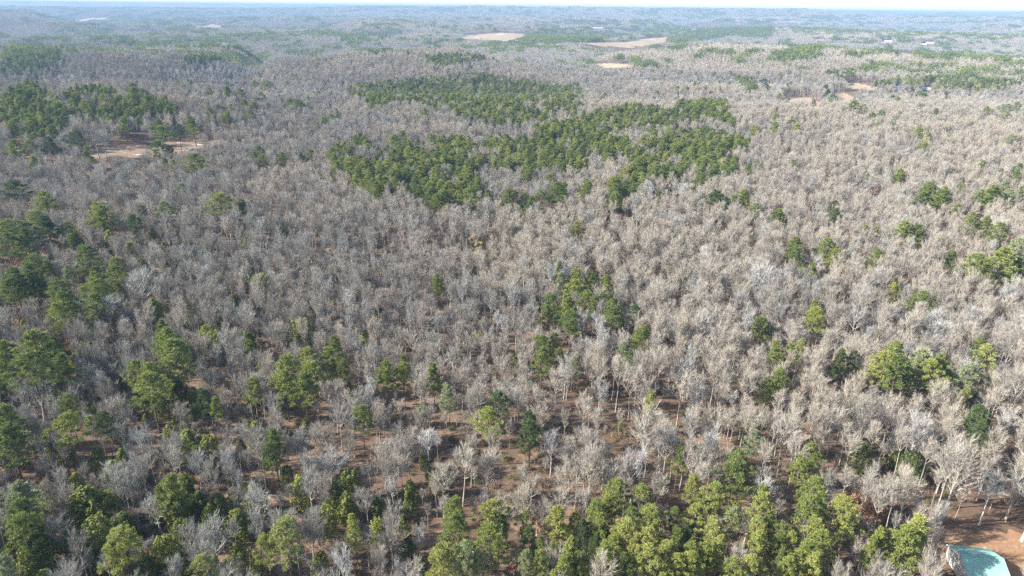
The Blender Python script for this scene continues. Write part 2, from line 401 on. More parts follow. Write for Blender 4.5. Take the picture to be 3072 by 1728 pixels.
for k in range(3):
    for kind in ('bare', 'pine'):
        v, f, fm, pt = patch(kind, 600+k+(10 if kind == 'pine' else 0), 48, 42)
        me = mesh_from('%s wide patch' % kind, v, f, [M['twig'], M['pine']], fm, pt)
        protos[kind].objects.link(bpy.data.objects.new('%s tree stretch %02d' % (kind, k), me))

# ------------------------------------------------------------------ what stands where (read off the photograph)
FIELDS = [  # dry grass fields
 tile([(870,290),(960,262),(1150,248),(1420,255),(1380,280),(1250,310),(1080,300)], 1024, 0, 2.5156),
 tile([(1740,322),(2120,318),(2260,295),(2470,275),(2470,315),(2180,360),(1900,345)], 1024, 0, 2.5156),
 tile([(1900,483),(2050,478),(2220,490),(2180,515),(1950,508)], 1024, 0, 2.5156),
 tile([(180,310),(360,290),(500,300),(660,370),(640,410),(540,405),(430,350),(250,350)], 2272, 200, 3.22),
 tile([(700,250),(860,260),(1020,340),(760,345),(720,290)], 2272, 200, 3.22),
 tile([(820,160),(960,160),(1230,210),(1240,235),(1100,230),(850,200)], 2272, 200, 3.22),
 tile([(1440,203),(1760,205),(1760,222),(1440,217)], 2272, 200, 3.22),
 tile([(1560,395),(1745,400),(1750,425),(1660,435)], 2048, 0, 2.5156),
 tile([(680,158),(880,152),(880,170),(690,174)], 2048, 0, 2.5156),
 tile([(370,148),(440,150),(440,162),(370,160)], 2048, 0, 2.5156),
 tile([(540,150),(800,130),(820,138),(600,160)], 0, 0, 2.5156),
 tile([(1450,198),(1680,190),(1690,204),(1460,208)], 0, 0, 2.5156),
]
SAND = [tile([(380,560),(620,560),(800,530),(980,510),(1180,490),(1560,460),(1880,450),(1500,540),(1180,590),(1000,610),(860,660),(760,640),(700,600),(400,590)], 0, 240, 2.576),
        tile([(150,500),(200,520),(200,560),(150,640),(120,560)], 0, 240, 2.576)]
YARD = [(2785,1545),(2900,1560),(3090,1585),(3120,1760),(2830,1760),(2850,1650),(2790,1610)]
PINEPOLY = []   # (polygon, density)
def pp(ox, oy, s, dens, pts): PINEPOLY.append((tile(pts, ox, oy, s), dens))
A_, B_ = (960, 200, 3.22), (1600, 240, 3.22)
pp(*A_, .62, [(410,170),(800,140),(1250,110),(1600,90),(2000,150),(2250,200),(2500,200),(2530,330),(2480,480),(2330,480),(2200,560),(1900,600),(1500,560),(1370,540),(1250,450),(1100,440),(950,370),(700,380),(520,440),(420,350),(270,330),(270,240)])
pp(*A_, .85, [(110,800),(450,720),(540,800),(640,740),(770,740),(800,680),(840,780),(950,780),(1050,740),(1240,740),(1300,700),(1400,700),(1500,780),(1600,740),(1700,760),(1900,730),(2000,680),(2060,760),(2060,1120),(1980,1110),(1900,1000),(1650,980),(1540,1000),(1540,1200),(1480,1320),(1360,1280),(1220,1300),(1160,1340),(1080,1300),(880,1290),(800,1200),(620,1210),(560,1300),(480,1290),(380,1160),(160,1060),(110,940)])
pp(*B_, .85, [(0,480),(300,430),(400,400),(560,360),(790,300),(1000,280),(1300,330),(1460,240),(1850,240),(1920,400),(1950,480),(1830,470),(1760,390),(1600,430),(1400,440),(1300,520),(1240,480),(1080,480),(850,520),(560,560),(700,600),(900,560),(940,640),(1080,640),(1100,520),(1400,560),(1640,500),(1760,560),(2000,600),(2110,690),(1780,720),(1960,850),(1900,960),(1750,900),(1740,1000),(1620,1040),(1540,960),(1350,990),(1250,980),(1100,1000),(1000,1110),(930,1100),(930,980),(830,1200),(730,1180),(760,1000),(900,900),(1000,880),(860,760),(740,800),(600,760),(480,880),(230,900),(180,960),(0,900)])
Z1, Z2, Z3 = (0, 0, 2.5156), (1024, 0, 2.5156), (2048, 0, 2.5156)
pp(*Z1, .8, [(0,340),(260,300),(320,340),(480,400),(430,500),(200,540),(0,560)])
pp(*Z1, .8, [(1360,450),(1900,380),(1950,410),(1700,460),(1430,490)])
pp(*Z1, .45, [(1000,330),(1180,280),(1600,260),(2100,250),(2090,310),(1700,310),(1300,330),(1050,380)])
pp(*Z1, .7, [(2150,360),(2400,400),(2380,450),(2180,420)])
pp(*Z1, .4, [(950,165),(1560,130),(1560,160),(1100,185)])
pp(*Z1, .8, [(1280,200),(1430,200),(1420,230),(1280,225)])
pp(*Z1, .6, [(2400,230),(2576,230),(2576,280),(2400,270)])
pp(*Z2, .7, [(0,240),(340,250),(340,300),(130,320),(0,320)])
pp(*Z2, .6, [(120,360),(380,370),(380,420),(240,420),(110,390)])
pp(*Z2, .5, [(750,350),(1250,310),(1400,320),(1400,350),(900,370)])
pp(*Z2, 1., [(1300,300),(1450,240),(1740,255),(2060,300),(2100,312),(1740,320),(1440,320)])
pp(*Z2, .4, [(1400,210),(2576,190),(2576,240),(1900,270),(1700,240)])
pp(*Z2, 1., [(2480,280),(2576,270),(2576,330),(2470,320)])
pp(*Z2, .6, [(2300,340),(2576,340),(2576,390),(2350,380)])
pp(*Z2, .5, [(600,430),(1090,430),(1080,460),(880,500),(700,500)])
pp(*Z2, .6, [(1770,430),(1900,420),(1890,480),(1790,460)])
pp(*Z3, 1., [(0,250),(210,205),(580,200),(680,210),(680,270),(560,280),(350,265),(200,300),(0,320)])
pp(*Z3, .5, [(680,200),(1000,200),(1350,230),(1350,250),(1000,250)])
pp(*Z3, .9, [(660,440),(760,370),(1060,340),(1000,430),(830,440),(700,460)])
pp(*Z3, .3, [(0,360),(600,400),(600,460),(150,460)])
pp(*Z3, .8, [(1460,390),(1540,340),(1580,390),(1500,410)])
pp(*Z3, .9, [(1760,370),(1880,370),(1890,440),(1780,430)])
pp(*Z3, .8, [(1930,380),(2160,390),(2300,430),(2576,470),(2576,500),(2100,440),(1950,450)])
pp(*Z3, .7, [(1080,520),(1280,520),(1290,590),(1200,600),(1090,570)])
pp(*Z3, .9, [(380,600),(540,600),(560,700),(480,700)])
pp(*Z3, .8, [(1660,260),(1740,280),(1720,320),(1670,310)])
pp(*Z3, .7, [(1470,270),(1640,270),(1640,290),(1470,290)])
pp(*Z3, .6, [(1400,640),(1700,600),(2576,560),(2576,640),(2300,700)])
pp(0, 240, 2.576, .8, [(0,120),(140,90),(280,50),(320,120),(480,160),(640,90),(750,90),(880,110),(960,180),(1130,130),(1360,220),(1370,280),(1220,300),(960,340),(820,340),(640,320),(520,330),(500,400),(400,470),(280,460),(60,440),(0,300)])
T1, T2, T3 = (0, 1128, 2.415), (1024, 1128, 2.415), (2048, 1128, 2.415)
T4, T5, T6 = (0, 560, 2.415), (1024, 560, 2.415), (2048, 560, 2.415)
PINES = []; CEDARS = []
def pn(t, L): PINES.extend(tile([(a, b, c, *(d or ['p'])) for a, b, c, *d in L], *t))
def cd(t, L): CEDARS.extend(tile(L, *t))
pn(T1, [(50,320,190),(70,470,210),(500,400,190,'y'),(500,230,110),(760,350,100,'d'),(1090,90,200,'y'),(1470,190,120,'d'),(1570,240,90),(1840,100,110,'y'),(2060,60,150,'y'),(2200,70,170),(1980,480,140),(1960,580,120),(160,880,180,'g'),(1250,830,170,'y'),(1170,900,100),(170,1020,180),(190,1130,180),(880,1240,190,'Y'),(830,1310,110,'Y'),(2070,1170,220,'Y'),(1930,1260,130,'Y'),(1470,1420,150,'Y'),(1560,1400,80,'g'),(60,1410,120,'g')])
cd(T1, [(710,610,80),(900,640,120),(1860,430,110),(1520,540,120),(1370,500,130),(570,810,110),(830,740,140),(30,930,80),(1450,940,110),(1590,980,150),(1350,830,130),(650,960,200),(800,950,120),(910,1110,140),(720,1160,170),(520,1210,120),(280,1250,200),(230,1360,120),(1220,1290,150),(1320,1150,120),(2370,1050,130),(2430,880,120),(2460,980,60),(1730,1320,130),(1860,1370,80),(1300,1380,110),(1070,1400,120),(2180,830,130),(1840,880,120),(2080,730,80),(600,1010,120),(1280,970,130),(1540,1040,120),(1410,170,90),(1150,210,90),(1310,140,110),(1520,1060,100),(1440,600,90),(450,700,70),(350,850,80),(1230,440,80),(1750,540,80),(2060,1080,60),(690,310,80)])
pn(T2, [(755,150,120,'g'),(1140,210,150,'d'),(1080,340,190,'y'),(1365,350,130,'d'),(1370,420,150,'d'),(2240,200,100,'y'),(150,310,130),(95,1100,120,'Y'),(820,1000,170),(820,1110,190),(1090,1030,200,'y'),(1140,1110,130,'d'),(1080,1200,220),(1330,1080,100,'y'),(1550,1070,170,'Y'),(740,1330,200,'Y'),(900,1330,180,'g'),(1000,1370,120,'g'),(1370,1200,140,'d'),(1990,870,170,'y'),(2170,900,160,'y'),(1910,960,130,'y'),(1840,1010,150,'y'),(1890,1110,150),(2090,1060,140),(2240,1060,170,'y'),(2060,1170,190,'Y'),(2200,1230,180,'Y'),(1750,1150,120,'d'),(1440,1270,100),(1440,1370,120,'y'),(1530,1310,80,'y'),(1670,1310,170,'y'),(1600,1390,170,'y'),(1720,1400,150),(1890,1330,190,'y'),(1340,1370,110,'g'),(2050,1400,150,'d'),(2200,1350,200,'Y'),(2350,1330,170,'Y'),(2420,1200,120),(2400,1060,120),(2440,600,110,'y'),(2420,1400,140,'Y'),(1840,1250,90,'d'),(1960,1270,120,'y'),(2120,1290,130,'Y')])
cd(T2, [(590,270,90),(50,800,150),(40,950,130),(500,840,90),(680,770,80),(590,600,60),(780,770,60),(270,1140,110),(450,1090,80),(250,960,90),(480,1230,100),(580,1400,80),(1690,1080,90),(640,690,60),(930,500,60),(480,530,70),(500,920,80)])
pn(T3, [(600,100,90),(700,50,110),(510,490,110,'g'),(390,650,160),(370,740,190),(920,590,130),(930,680,110),(830,700,110,'y'),(70,810,110,'Y'),(220,890,160,'y'),(570,900,110,'y'),(570,970,170,'Y'),(950,860,180),(920,990,190),(1160,1000,180,'Y'),(1190,1100,110),(90,1050,150,'Y'),(200,1150,170,'Y'),(360,1060,130,'g'),(540,1130,130,'Y'),(540,1230,140,'Y'),(710,1170,120),(670,1250,100),(940,1140,150,'Y'),(1000,1240,160,'y'),(870,1300,170,'y'),(60,1310,120,'y'),(60,1390,160,'y'),(700,1350,100),(500,1410,160,'Y'),(350,1430,140,'y'),(940,1390,140,'Y'),(1660,1130,210,'Y'),(1590,1220,180,'y'),(1430,1230,140,'y'),(1350,1270,90,'y'),(2130,330,160,'d'),(2150,430,120,'d'),(2030,170,80,'y'),(760,1420,120,'y'),(260,1260,140,'Y'),(160,1300,130,'y'),(20,1170,90,'d'),(620,1110,100,'d'),(780,1230,110,'y')])
cd(T3, [(1290,590,120),(1660,660,120),(470,290,80),(380,990,80)])
pn(T4, [(325,110,120,'y'),(735,190,140,'y'),(740,240,110),(270,250,120),(360,300,150,'d'),(60,330,150),(180,350,160,'d'),(60,430,150),(190,430,120),(490,330,100),(510,410,90),(550,400,90,'d'),(1040,190,80,'g'),(980,270,100,'d'),(1190,170,100,'g'),(1600,130,170,'y'),(1745,160,100,'d'),(1310,30,90,'g'),(130,30,140,'d'),(620,520,160),(840,590,110,'y'),(840,650,110),(250,570,110),(350,600,80),(100,690,170),(80,760,130),(200,640,110),(240,700,130,'d'),(430,770,150),(320,740,100,'d'),(690,700,110),(700,770,170),(470,850,130),(430,930,140,'y'),(690,860,130),(1180,1050,100),(1210,1130,170),(1260,1240,250),(260,1180,220),(400,1180,120,'d'),(60,1230,180),(240,1330,230),(450,1310,150),(30,1380,120),(990,1360,150,'y'),(1090,1390,170,'y'),(2080,1330,190,'y'),(2240,1270,150,'y'),(2250,1370,160,'y'),(2390,1250,140,'y'),(2420,1170,110),(2400,1310,90,'y'),(490,640,80,'g')])
cd(T4, [(900,680,60),(1040,590,80),(960,480,90),(800,400,100),(1330,250,80),(1400,320,60),(1800,400,90),(1740,540,60),(1900,740,130),(1820,640,60),(1120,920,130),(1500,1110,110),(1600,1180,90),(1800,1150,120),(2180,1060,130),(1710,860,90),(650,1200,100),(680,1060,80),(190,1040,80),(1910,1330,100),(1410,1180,60),(1540,1140,110),(870,720,80),(1600,1010,70),(1250,580,60),(1480,430,70),(1110,370,70),(1340,1060,70),(1820,1200,100)])
pn(T5, [(240,60,90),(930,80,120),(1060,70,70),(1000,145,60),(1220,80,120),(1320,100,90),(1370,130,110),(1440,80,90),(700,110,90),(1720,100,80,'y'),(1980,40,110),(1980,100,100),(2110,30,80),(1560,40,150),(1780,20,100),(560,50,90,'d'),(2300,80,60),(690,700,90),(1260,340,50,'g'),(1700,305,70,'Y'),(1575,610,110),(1590,700,110,'g'),(1700,670,130,'y'),(1810,690,110),(1680,760,150,'y'),(1770,830,120),(1920,710,100,'y'),(1910,790,120,'y'),(1890,850,110),(1510,860,140),(1480,930,100),(1650,890,160),(1660,980,140),(1820,870,100),(1960,890,140),(1970,960,150),(2040,900,60,'d'),(2130,940,110,'d'),(2170,1040,130),(2180,1100,120),(1450,1170,150),(1450,1250,140),(1580,1250,90),(1540,1130,80),(2050,1210,120,'g'),(2090,1270,110),(1690,1310,90,'g'),(320,1360,140,'y'),(440,1290,80,'y'),(450,1360,110,'y'),(670,1370,120),(20,1330,90)])
cd(T5, [(1010,1100,50),(1080,200,50),(560,1220,50)])
pn(T6, [(235,90,110,'d'),(300,130,80,'d'),(440,80,90,'y'),(370,110,60),(70,50,60),(690,220,90),(1090,160,80,'d'),(1100,220,90,'d'),(520,180,90,'g'),(810,430,100),(815,510,120),(1050,450,120),(1110,520,100,'y'),(950,620,80),(860,620,40),(1590,320,120,'y'),(1700,340,110),(1400,340,60,'Y'),(1310,340,90,'y'),(1410,520,90),(1730,100,90),(1870,90,110),(1780,30,90),(2250,70,120),(2140,90,80,'g'),(2350,100,80,'g'),(1975,180,80),(2090,260,100),(2190,280,90),(2280,330,110),(1940,530,80),(2130,580,150),(2310,550,180,'y'),(2430,600,120),(2430,460,130,'g'),(1740,840,120),(1660,830,60),(1780,960,90),(1770,1000,90,'d'),(1530,720,50),(1520,770,80,'Y'),(1400,760,50,'y'),(950,890,80,'y'),(960,960,130,'y'),(560,1020,110),(610,1060,70),(680,1200,110,'y'),(770,1220,100,'y'),(860,1180,90,'Y'),(690,1400,110),(1130,1260,100,'d'),(1240,1270,90,'d'),(1530,1220,160),(1450,1300,160,'Y'),(1550,1330,180),(1700,1290,170,'g'),(1770,1350,150,'y'),(1850,1310,120,'y'),(2140,1180,90),(2200,1250,150,'Y'),(2060,1390,140,'g'),(1930,1390,90,'g')])
cd(T6, [(1830,760,40),(1330,600,50),(500,370,50)])
pn((0, 240, 2.576), [(960,340,80,'y'),(1240,360,100),(1240,420,110),(1490,340,110),(1380,400,100,'d'),(1620,260,70),(1690,230,60),(1750,290,70,'y'),(1650,320,60),(1890,190,80),(1960,210,60),(1930,280,80),(2000,170,50),(2230,180,70),(2300,190,80),(2380,160,50),(1750,50,60),(1750,90,70),(1620,100,60),(1860,110,70),(2070,40,80),(1960,30,50),(370,500,100,'d'),(670,560,60),(675,600,70),(230,520,80),(110,520,90),(110,580,60),(250,640,80,'g'),(1225,540,120,'d'),(1320,555,80,'d'),(1500,640,150),(1275,645,60),(1340,665,70,'g'),(2010,560,80),(1960,600,60),(2030,630,80),(2180,610,80),(2240,560,50),(2390,585,80),(2330,610,50),(2470,690,50,'g'),(590,450,100,'d'),(1030,70,80),(1035,110,90),(470,560,30)])
pn(B_, [(160,980,110),(200,1070,120),(290,1060,100),(500,1040,130),(440,1150,80),(620,980,90),(790,1080,110),(790,1150,120),(980,1070,90),(1050,1060,60,'y'),(1220,1130,60),(1430,1150,50),(1550,1090,70),(1750,1150,120),(1850,1200,90),(2030,1140,110),(2350,1330,110),(2160,840,80),(2070,870,90),(2500,830,80),(1910,840,100),(1910,900,100),(2330,470,100,'y'),(2120,490,80,'g'),(2545,480,80,'y')])
pn((2272, 200, 3.22), [(930,390,120),(990,360,60),(1550,650,100,'y'),(1600,790,90,'y'),(1270,1060,80,'y'),(1370,1060,110,'y'),(1060,1090,70,'g'),(2150,960,80,'y'),(2510,1000,90),(2500,1080,80),(2450,720,90,'g'),(2400,420,120,'g'),(2390,490,90,'g'),(2500,400,90,'g'),(1950,1180,90,'g'),(1650,1200,130),(1590,1290,120),(1800,1240,110,'y'),(1770,1310,120,'y'),(1660,1340,70,'d'),(2290,1240,140,'y'),(2380,1180,90,'g'),(2430,1250,90,'g'),(2140,1270,110),(2450,1300,80),(2550,1230,100,'g'),(2350,1040,60,'g'),(1250,1310,60,'d'),(1350,340,70),(1210,470,60,'g'),(1560,400,50),(1830,320,40),(1560,270,80,'g'),(660,210,60,'d'),(670,260,80,'d'),(730,310,70,'d'),(60,150,90,'d'),(80,200,70,'d'),(540,360,50,'d')])
LEAFY = tile([(110,600,80),(300,740,60),(330,700,90),(130,760,80),(60,800,80),(380,1080,90),(1090,1290,90),(600,1340,60)], *T1) + tile([(1420,1060,130),(1080,1360,90),(1250,1370,90),(2030,1270,90),(60,1240,90),(950,950,60),(240,600,70),(2330,900,70)], *T2) + tile([(1310,880,160),(1400,950,150),(2110,560,110),(2190,600,100),(1240,860,90),(500,1360,90)], *T3) + tile([(540,1030,110),(270,1090,60),(420,1040,90),(530,1130,100),(960,1290,90),(1370,790,40),(1640,670,40),(1870,1020,50),(560,640,90),(480,600,90),(130,530,60)], *T4) + tile([(850,1300,50),(1080,640,40),(660,900,40)], *T5)
# notable bare trees: base pixel, top pixel, crown width, paleness
BIGBARE = [(300,476,300,398,66,.6),(322,480,326,402,60,.72),(205,456,200,402,60,.75),(268,470,262,412,50,.5),(470,436,470,396,36,.4),(2820,1573,2828,1350,150,.45),(3066,1625,3080,1340,160,.75),(2937,1577,2962,1420,60,.97),(1742,1596,1748,1478,55,.95),(1918,1472,1940,1205,110,.35),(604,1474,592,1374,90,.97),(998,1502,990,1372,120,.8),(790,1598,790,1484,110,.75),(423,1498,423,1384,85,.8),(488,1610,480,1508,110,.75),(660,1716,668,1574,120,.8),(136,1262,122,1160,90,.75),(240,1224,246,1152,80,.9),(1290,1430,1286,1300,70,.97),(1196,1430,1194,1330,70,.95),(2560,1385,2592,1220,110,.6),(2480,1370,2500,1240,90,.3),(1390,1520,1390,1350,90,.3),(1500,1600,1490,1500,60,.3),(2330,1430,2360,1250,90,.35),(2230,1640,2220,1540,80,.9),(345,1010,380,900,130,.75),(440,950,450,825,110,.75),(2270,930,2270,815,150,.95),(2110,940,2110,800,120,.35),(2780,1100,2800,960,110,.95),(3010,1300,3040,1130,110,.6),(2400,1700,2400,1590,70,.3),(2560,1740,2560,1640,80,.3),(1260,1690,1250,1590,60,.95)]

# ------------------------------------------------------------------ lay the trees out
def wpt(px, py, w, zfrac, hfun):
    h = 18.0
    for _ in range(3):
        p = hit(px, py, up=h*zfrac); sl = math.sqrt(p[0]**2+p[1]**2+(CAMZ-p[2]-h*zfrac)**2)
        wm = w*sl/F; h = hfun(wm)
    return p, wm, h, sl
trees = []   # dict(kind, x,y,z,h,w,tint,form,rz, size)
TINT = {'p': (.28,.62), 'd': (.0,.25), 'y': (.6,.82), 'Y': (.8,.93), 'g': (.97,1.0)}
r = np.random.default_rng(21)
for px, py, w, k in PINES:
    p, wm, h, sl = wpt(px, py, w*1.02, .74, lambda q: float(np.clip(11+1.05*q, 15, 25)))
    form = int(r.integers(0, NP)); trees.append(dict(kind='pine', x=p[0], y=p[1], z=p[2], h=h, w=wm, tint=float(r.uniform(*TINT[k])), form=form, rz=r.uniform(0, 6.28), man=1))
for px, py, w in CEDARS:
    p, wm, h, sl = wpt(px, py, w*1.15, .55, lambda q: float(np.clip(4+1.1*q, 5, 14)))
    trees.append(dict(kind='cedar', x=p[0], y=p[1], z=p[2], h=h, w=wm, tint=float(r.uniform(0, 1)), form=int(r.integers(0, 4)), rz=r.uniform(0, 6.28), man=1))
for px, py, w in LEAFY:
    p, wm, h, sl = wpt(px, py, w, .6, lambda q: float(np.clip(2+1.1*q, 4, 9)))
    trees.append(dict(kind='leafy', x=p[0], y=p[1], z=p[2], h=h, w=wm, tint=float(r.uniform(0, 1)), form=int(r.integers(0, 3)), rz=r.uniform(0, 6.28), man=1))
for bx, by, tx, ty, w, t in BIGBARE:
    p = hit(bx, by); lo, hi = 3., 34.
    for _ in range(24):
        m = (lo+hi)/2; _, yy, dd = project([p[0], p[1], p[2]+m])
        if yy > ty: lo = m
        else: hi = m
    wm = w*math.sqrt(p[0]**2+p[1]**2+CAMZ**2)/F
    h = min(m, 24)
    trees.append(dict(kind='bare', x=p[0], y=p[1], z=p[2], h=h, w=wm, tint=t, form=int(7+r.integers(0, 3)) if wm/h > .5 else int(r.integers(0, 7)), rz=r.uniform(0, 6.28), man=2))
# the golden-leaved tree in the middle of the bare wood
gp, gw, gh, _ = wpt(1434, 725, 70, .7, lambda q: 15.0)
gold_at = gp
HOUSES = [  # pixel x, y, width, roof colour, wall colour, label
 (2664,123,18,(.62,.6,.56),(.7,.68,.64),'pale-roofed white house on the far right ridge, leftmost of the bright ones'),
 (2769,133,15,(.75,.74,.7),(.75,.74,.7),'white house low on the far right ridge'),
 (2790,128,18,(.66,.65,.62),(.72,.7,.68),'white house just above and right of the low white one'),
 (2461,120,22,(.5,.52,.5),(.55,.55,.52),'long pale grey building among far pines at right'),
 (2617,110,13,(.3,.25,.22),(.5,.42,.36),'brown-roofed house behind the white houses on the far ridge'),
 (2650,128,13,(.35,.33,.32),(.6,.55,.5),'small grey house left of the white houses'),
 (2694,264,19,(.16,.26,.5),(.5,.5,.5),'blue-roofed building beside the far road at right'),
 (2782,269,30,(.52,.5,.48),(.6,.57,.53),'long pale shed right of the blue-roofed building'),
 (2737,269,12,(.36,.18,.13),(.45,.35,.3),'small reddish shed between blue-roofed building and pale shed'),
 (1795,79,40,(.8,.8,.78),(.8,.8,.78),'very long white building far off near the horizon centre'),
 (1430,115,10,(.7,.7,.7),(.7,.7,.7),'small white farm building beside the centre field'),
 (1442,116,7,(.6,.6,.6),(.7,.7,.7),'tiny pale hut right of the small white farm building'),
 (636,75,14,(.75,.75,.75),(.75,.75,.75),'white building far off at left beyond the valleys'),
 (2531,76,9,(.75,.75,.75),(.75,.75,.75),'small white building far off at right below the long hill'),
 (1140,75,6,(.8,.8,.8),(.8,.8,.8),'tiny white building far off left of centre')]
HBOX = [[(a-w*.6, b-min(w*.34, 4)-1), (a+w*.6, b-min(w*.34, 4)-1), (a+w*.62, b+min(w*.3, 4)+4), (a-w*.62, b+min(w*.3, 4)+4)] for a, b, w, *_ in HOUSES]
POLES = [(2427,302,2433,267,'pale leaning pole beside the dry grass field at right'), (2834,283,2845,240,'taller pale leaning pole at the far right road')]
HBOX += [[(a-2, b-6), (a+5, b-6), (a+4, b+2), (a-3, b+2)] for a, b, *_ in POLES] + [[(c-3, d), (c+3, d), (a+3, b), (a-3, b)] for a, b, c, d, _ in POLES]
def in_fields(x, y, z, h):
    """a tree here would stand in, or stand before, one of the open grounds"""
    bad = np.zeros(x.shape, bool)
    for f in (0, .5, 1.0):
        px, py, d = project(np.stack([x, y, z+h*f], -1))
        for poly in FIELDS+SAND+HBOX: bad |= inpoly(px, py, poly)
        if f == 0: bad |= inpoly(px, py, YARD)
        bad |= inpoly(px, py, [(2836,1600),(3062,1612),(3080,1780),(2836,1780)])
    return bad
def pine_density(x, y, z):
    px, py, d = project(np.stack([x, y, z+12], -1)); den = np.zeros(x.shape)
    for poly, dn in PINEPOLY: den = np.maximum(den, np.where(inpoly(px, py, poly), dn, 0))
    return den, px, py
def in_view(x, y, z, margin=26):
    px, py, d = project(np.stack([x, y, z+8], -1)); m = margin*F/d
    return (y > 60) & (px > -m*1.6) & (px < 3072+m) & (py < 1728+m*1.3)
def grid(step, d0, d1, jit=.42, seed=1):
    rr = np.random.default_rng(seed)
    ys = np.arange(70, d1, step); xs = np.arange(-.95*d1, .95*d1, step)
    X, Y = np.meshgrid(xs, ys); X = X.ravel(); Y = Y.ravel()
    k = (np.abs(X) < .86*Y+60); X = X[k]; Y = Y[k]
    X = X+rr.uniform(-jit, jit, X.shape)*step; Y = Y+rr.uniform(-jit, jit, Y.shape)*step
    d = np.hypot(X, Y); k = (d >= d0) & (d < d1); return X[k], Y[k], rr
NEAR, MID, FAR = 1500, 4200, 11000
man = [(t['x'], t['y'], t['w'], t['h'], t['kind']) for t in trees]
MX = np.array([m[0] for m in man]); MY = np.array([m[1] for m in man]); MWd = np.array([m[2] for m in man]); MK = np.array([m[4] for m in man])
# --- pines of the belts (singles)
X, Y, rr = grid(6.0, 330, NEAR, seed=3)
Z = H(X, Y); den, px, py = pine_density(X, Y, Z)
k = in_view(X, Y, Z) & ~in_fields(X, Y, Z, 18) & (rr.random(X.shape) < den*.72*np.where(vnoise(X/22, Y/22, 9) > .34, 1.25, .5))
scat = (den == 0) & (np.hypot(X, Y) > 620) & (rr.random(X.shape) < .018) & (vnoise(X/150, Y/150, 8) > .45) & in_view(X, Y, Z) & ~in_fields(X, Y, Z, 18)
for x, y, z, s in zip(X[k | scat], Y[k | scat], Z[k | scat], scat[k | scat]):
    if np.min(np.hypot(MX-x, MY-y)) < 5: continue
    w = rr.uniform(5.5, 9.5); trees.append(dict(kind='pine', x=x, y=y, z=z, h=rr.uniform(16, 22), w=w, tint=rr.uniform(.25, .85), form=int(rr.integers(0, NP)), rz=rr.uniform(0, 6.28), man=0))
PX = np.array([(t['x'], t['y'], t['w'], 1.0 if t['man'] and t['kind'] == 'pine' else 0.0) for t in trees if t['kind'] in ('pine', 'cedar')])
PX = np.concatenate([PX, [[gold_at[0], gold_at[1], 12.0, 1.0]]])
cell = {}
for i, (x, y, w, _m) in enumerate(PX): cell.setdefault((int(x//12), int(y//12)), []).append(i)
def near_pine(x, y):
    cx, cyy = int(x//12), int(y//12)
    for a in (-1, 0, 1):
        for b in (-1, 0, 1, 2):
            for i in cell.get((cx+a, cyy+b), ()):
                dx = PX[i, 0]-x; dy = PX[i, 1]-y; w = PX[i, 2]
                if dx*dx+dy*dy < (w*.36)**2: return True
                # keep the space just before an evergreen open more often than not
                L = math.hypot(x, y); ux, uy = x/L, y/L
                al = dx*ux+dy*uy; la = abs(dx*uy-dy*ux)
                if 0 < al < 8+6*PX[i, 3] and la < w*(.4+.1*PX[i, 3]) and ((int(x*13)+int(y*7)) % 10) < 8+PX[i, 3]: return True
    return False
# --- bare trees (singles)
X, Y, rr = grid(5.9, 95, NEAR, seed=5)
X2, Y2, _ = grid(4.6, 95, 330, seed=6); UNDER = np.concatenate([np.zeros(len(X), bool), np.ones(len(X2), bool)]); X = np.concatenate([X, X2]); Y = np.concatenate([Y, Y2])
Z = H(X, Y); den, px, py = pine_density(X, Y, Z)
fx, fy, fd = project(np.stack([X, Y, Z], -1))
thin = np.ones(X.shape)
thin[(fy > 1330)] = .95                      # thinner stand in the foreground
thin[inpoly(fx, fy, [(1000,1420),(1900,1420),(2100,1560),(1000,1600)])] = .8
thin[inpoly(fx, fy, [(0,1150),(560,1130),(700,1380),(0,1480)])] = .95
thin[UNDER & (fx > 1500)] = .6
thin[inpoly(fx, fy, [(1330,1560),(2560,1560),(2560,1760),(1330,1760)])] = .42
thin[inpoly(fx, fy, [(2680,1480),(3072,1480),(3072,1760),(2680,1760)])] = .5
gap = vnoise(X/16, Y/16, 12)
k = in_view(X, Y, Z) & ~in_fields(X, Y, Z, 15) & (rr.random(X.shape) < thin*(1-.5*den)*np.where(gap < .22, .35, 1))
for x, y, z, und in zip(X[k], Y[k], Z[k], UNDER[k]):
    if near_pine(x, y): continue
    if np.min(np.hypot(MX[MK == 'bare']-x, MY[MK == 'bare']-y)) < 4.5 or math.hypot(gold_at[0]-x, gold_at[1]-y) < 5: continue
    t = min(.68, -.1+.45*float(vnoise(np.array(x/75), np.array(y/60), 14))+.35*float(vnoise(np.array(x/26), np.array(y/22), 15)) + .28*max(0, min(1, (-x/y+.25)/.8)) + rr.normal(0, .12)); u = rr.random()
    if u < .07: t = rr.uniform(.72, .82)
    elif u < .1: t = rr.uniform(.9, 1)
    f = int(rr.integers(0, 7)) if rr.random() < .74 else int(7+rr.integers(0, 3))
    s = rr.uniform(.68, 1.02)
    if und: s *= rr.uniform(.4, .75)
    elif rr.random() < .12: s *= .6
    if math.hypot(x, y) > 600: t += .3*max(-.5, min(1, (2-z)/32))  # sunlit crests and shaded hollows put into the far twig tint
    if x < 0 and y < 330: s *= .86
    trees.append(dict(kind='bare', x=x, y=y, z=z, h=FORMS['bare'][f]['H']*s, w=FORMS['bare'][f]['W']*s*rr.uniform(.9, 1.2), tint=float(np.clip(t, 0, 1)), form=f, rz=rr.uniform(0, 6.28), man=0))
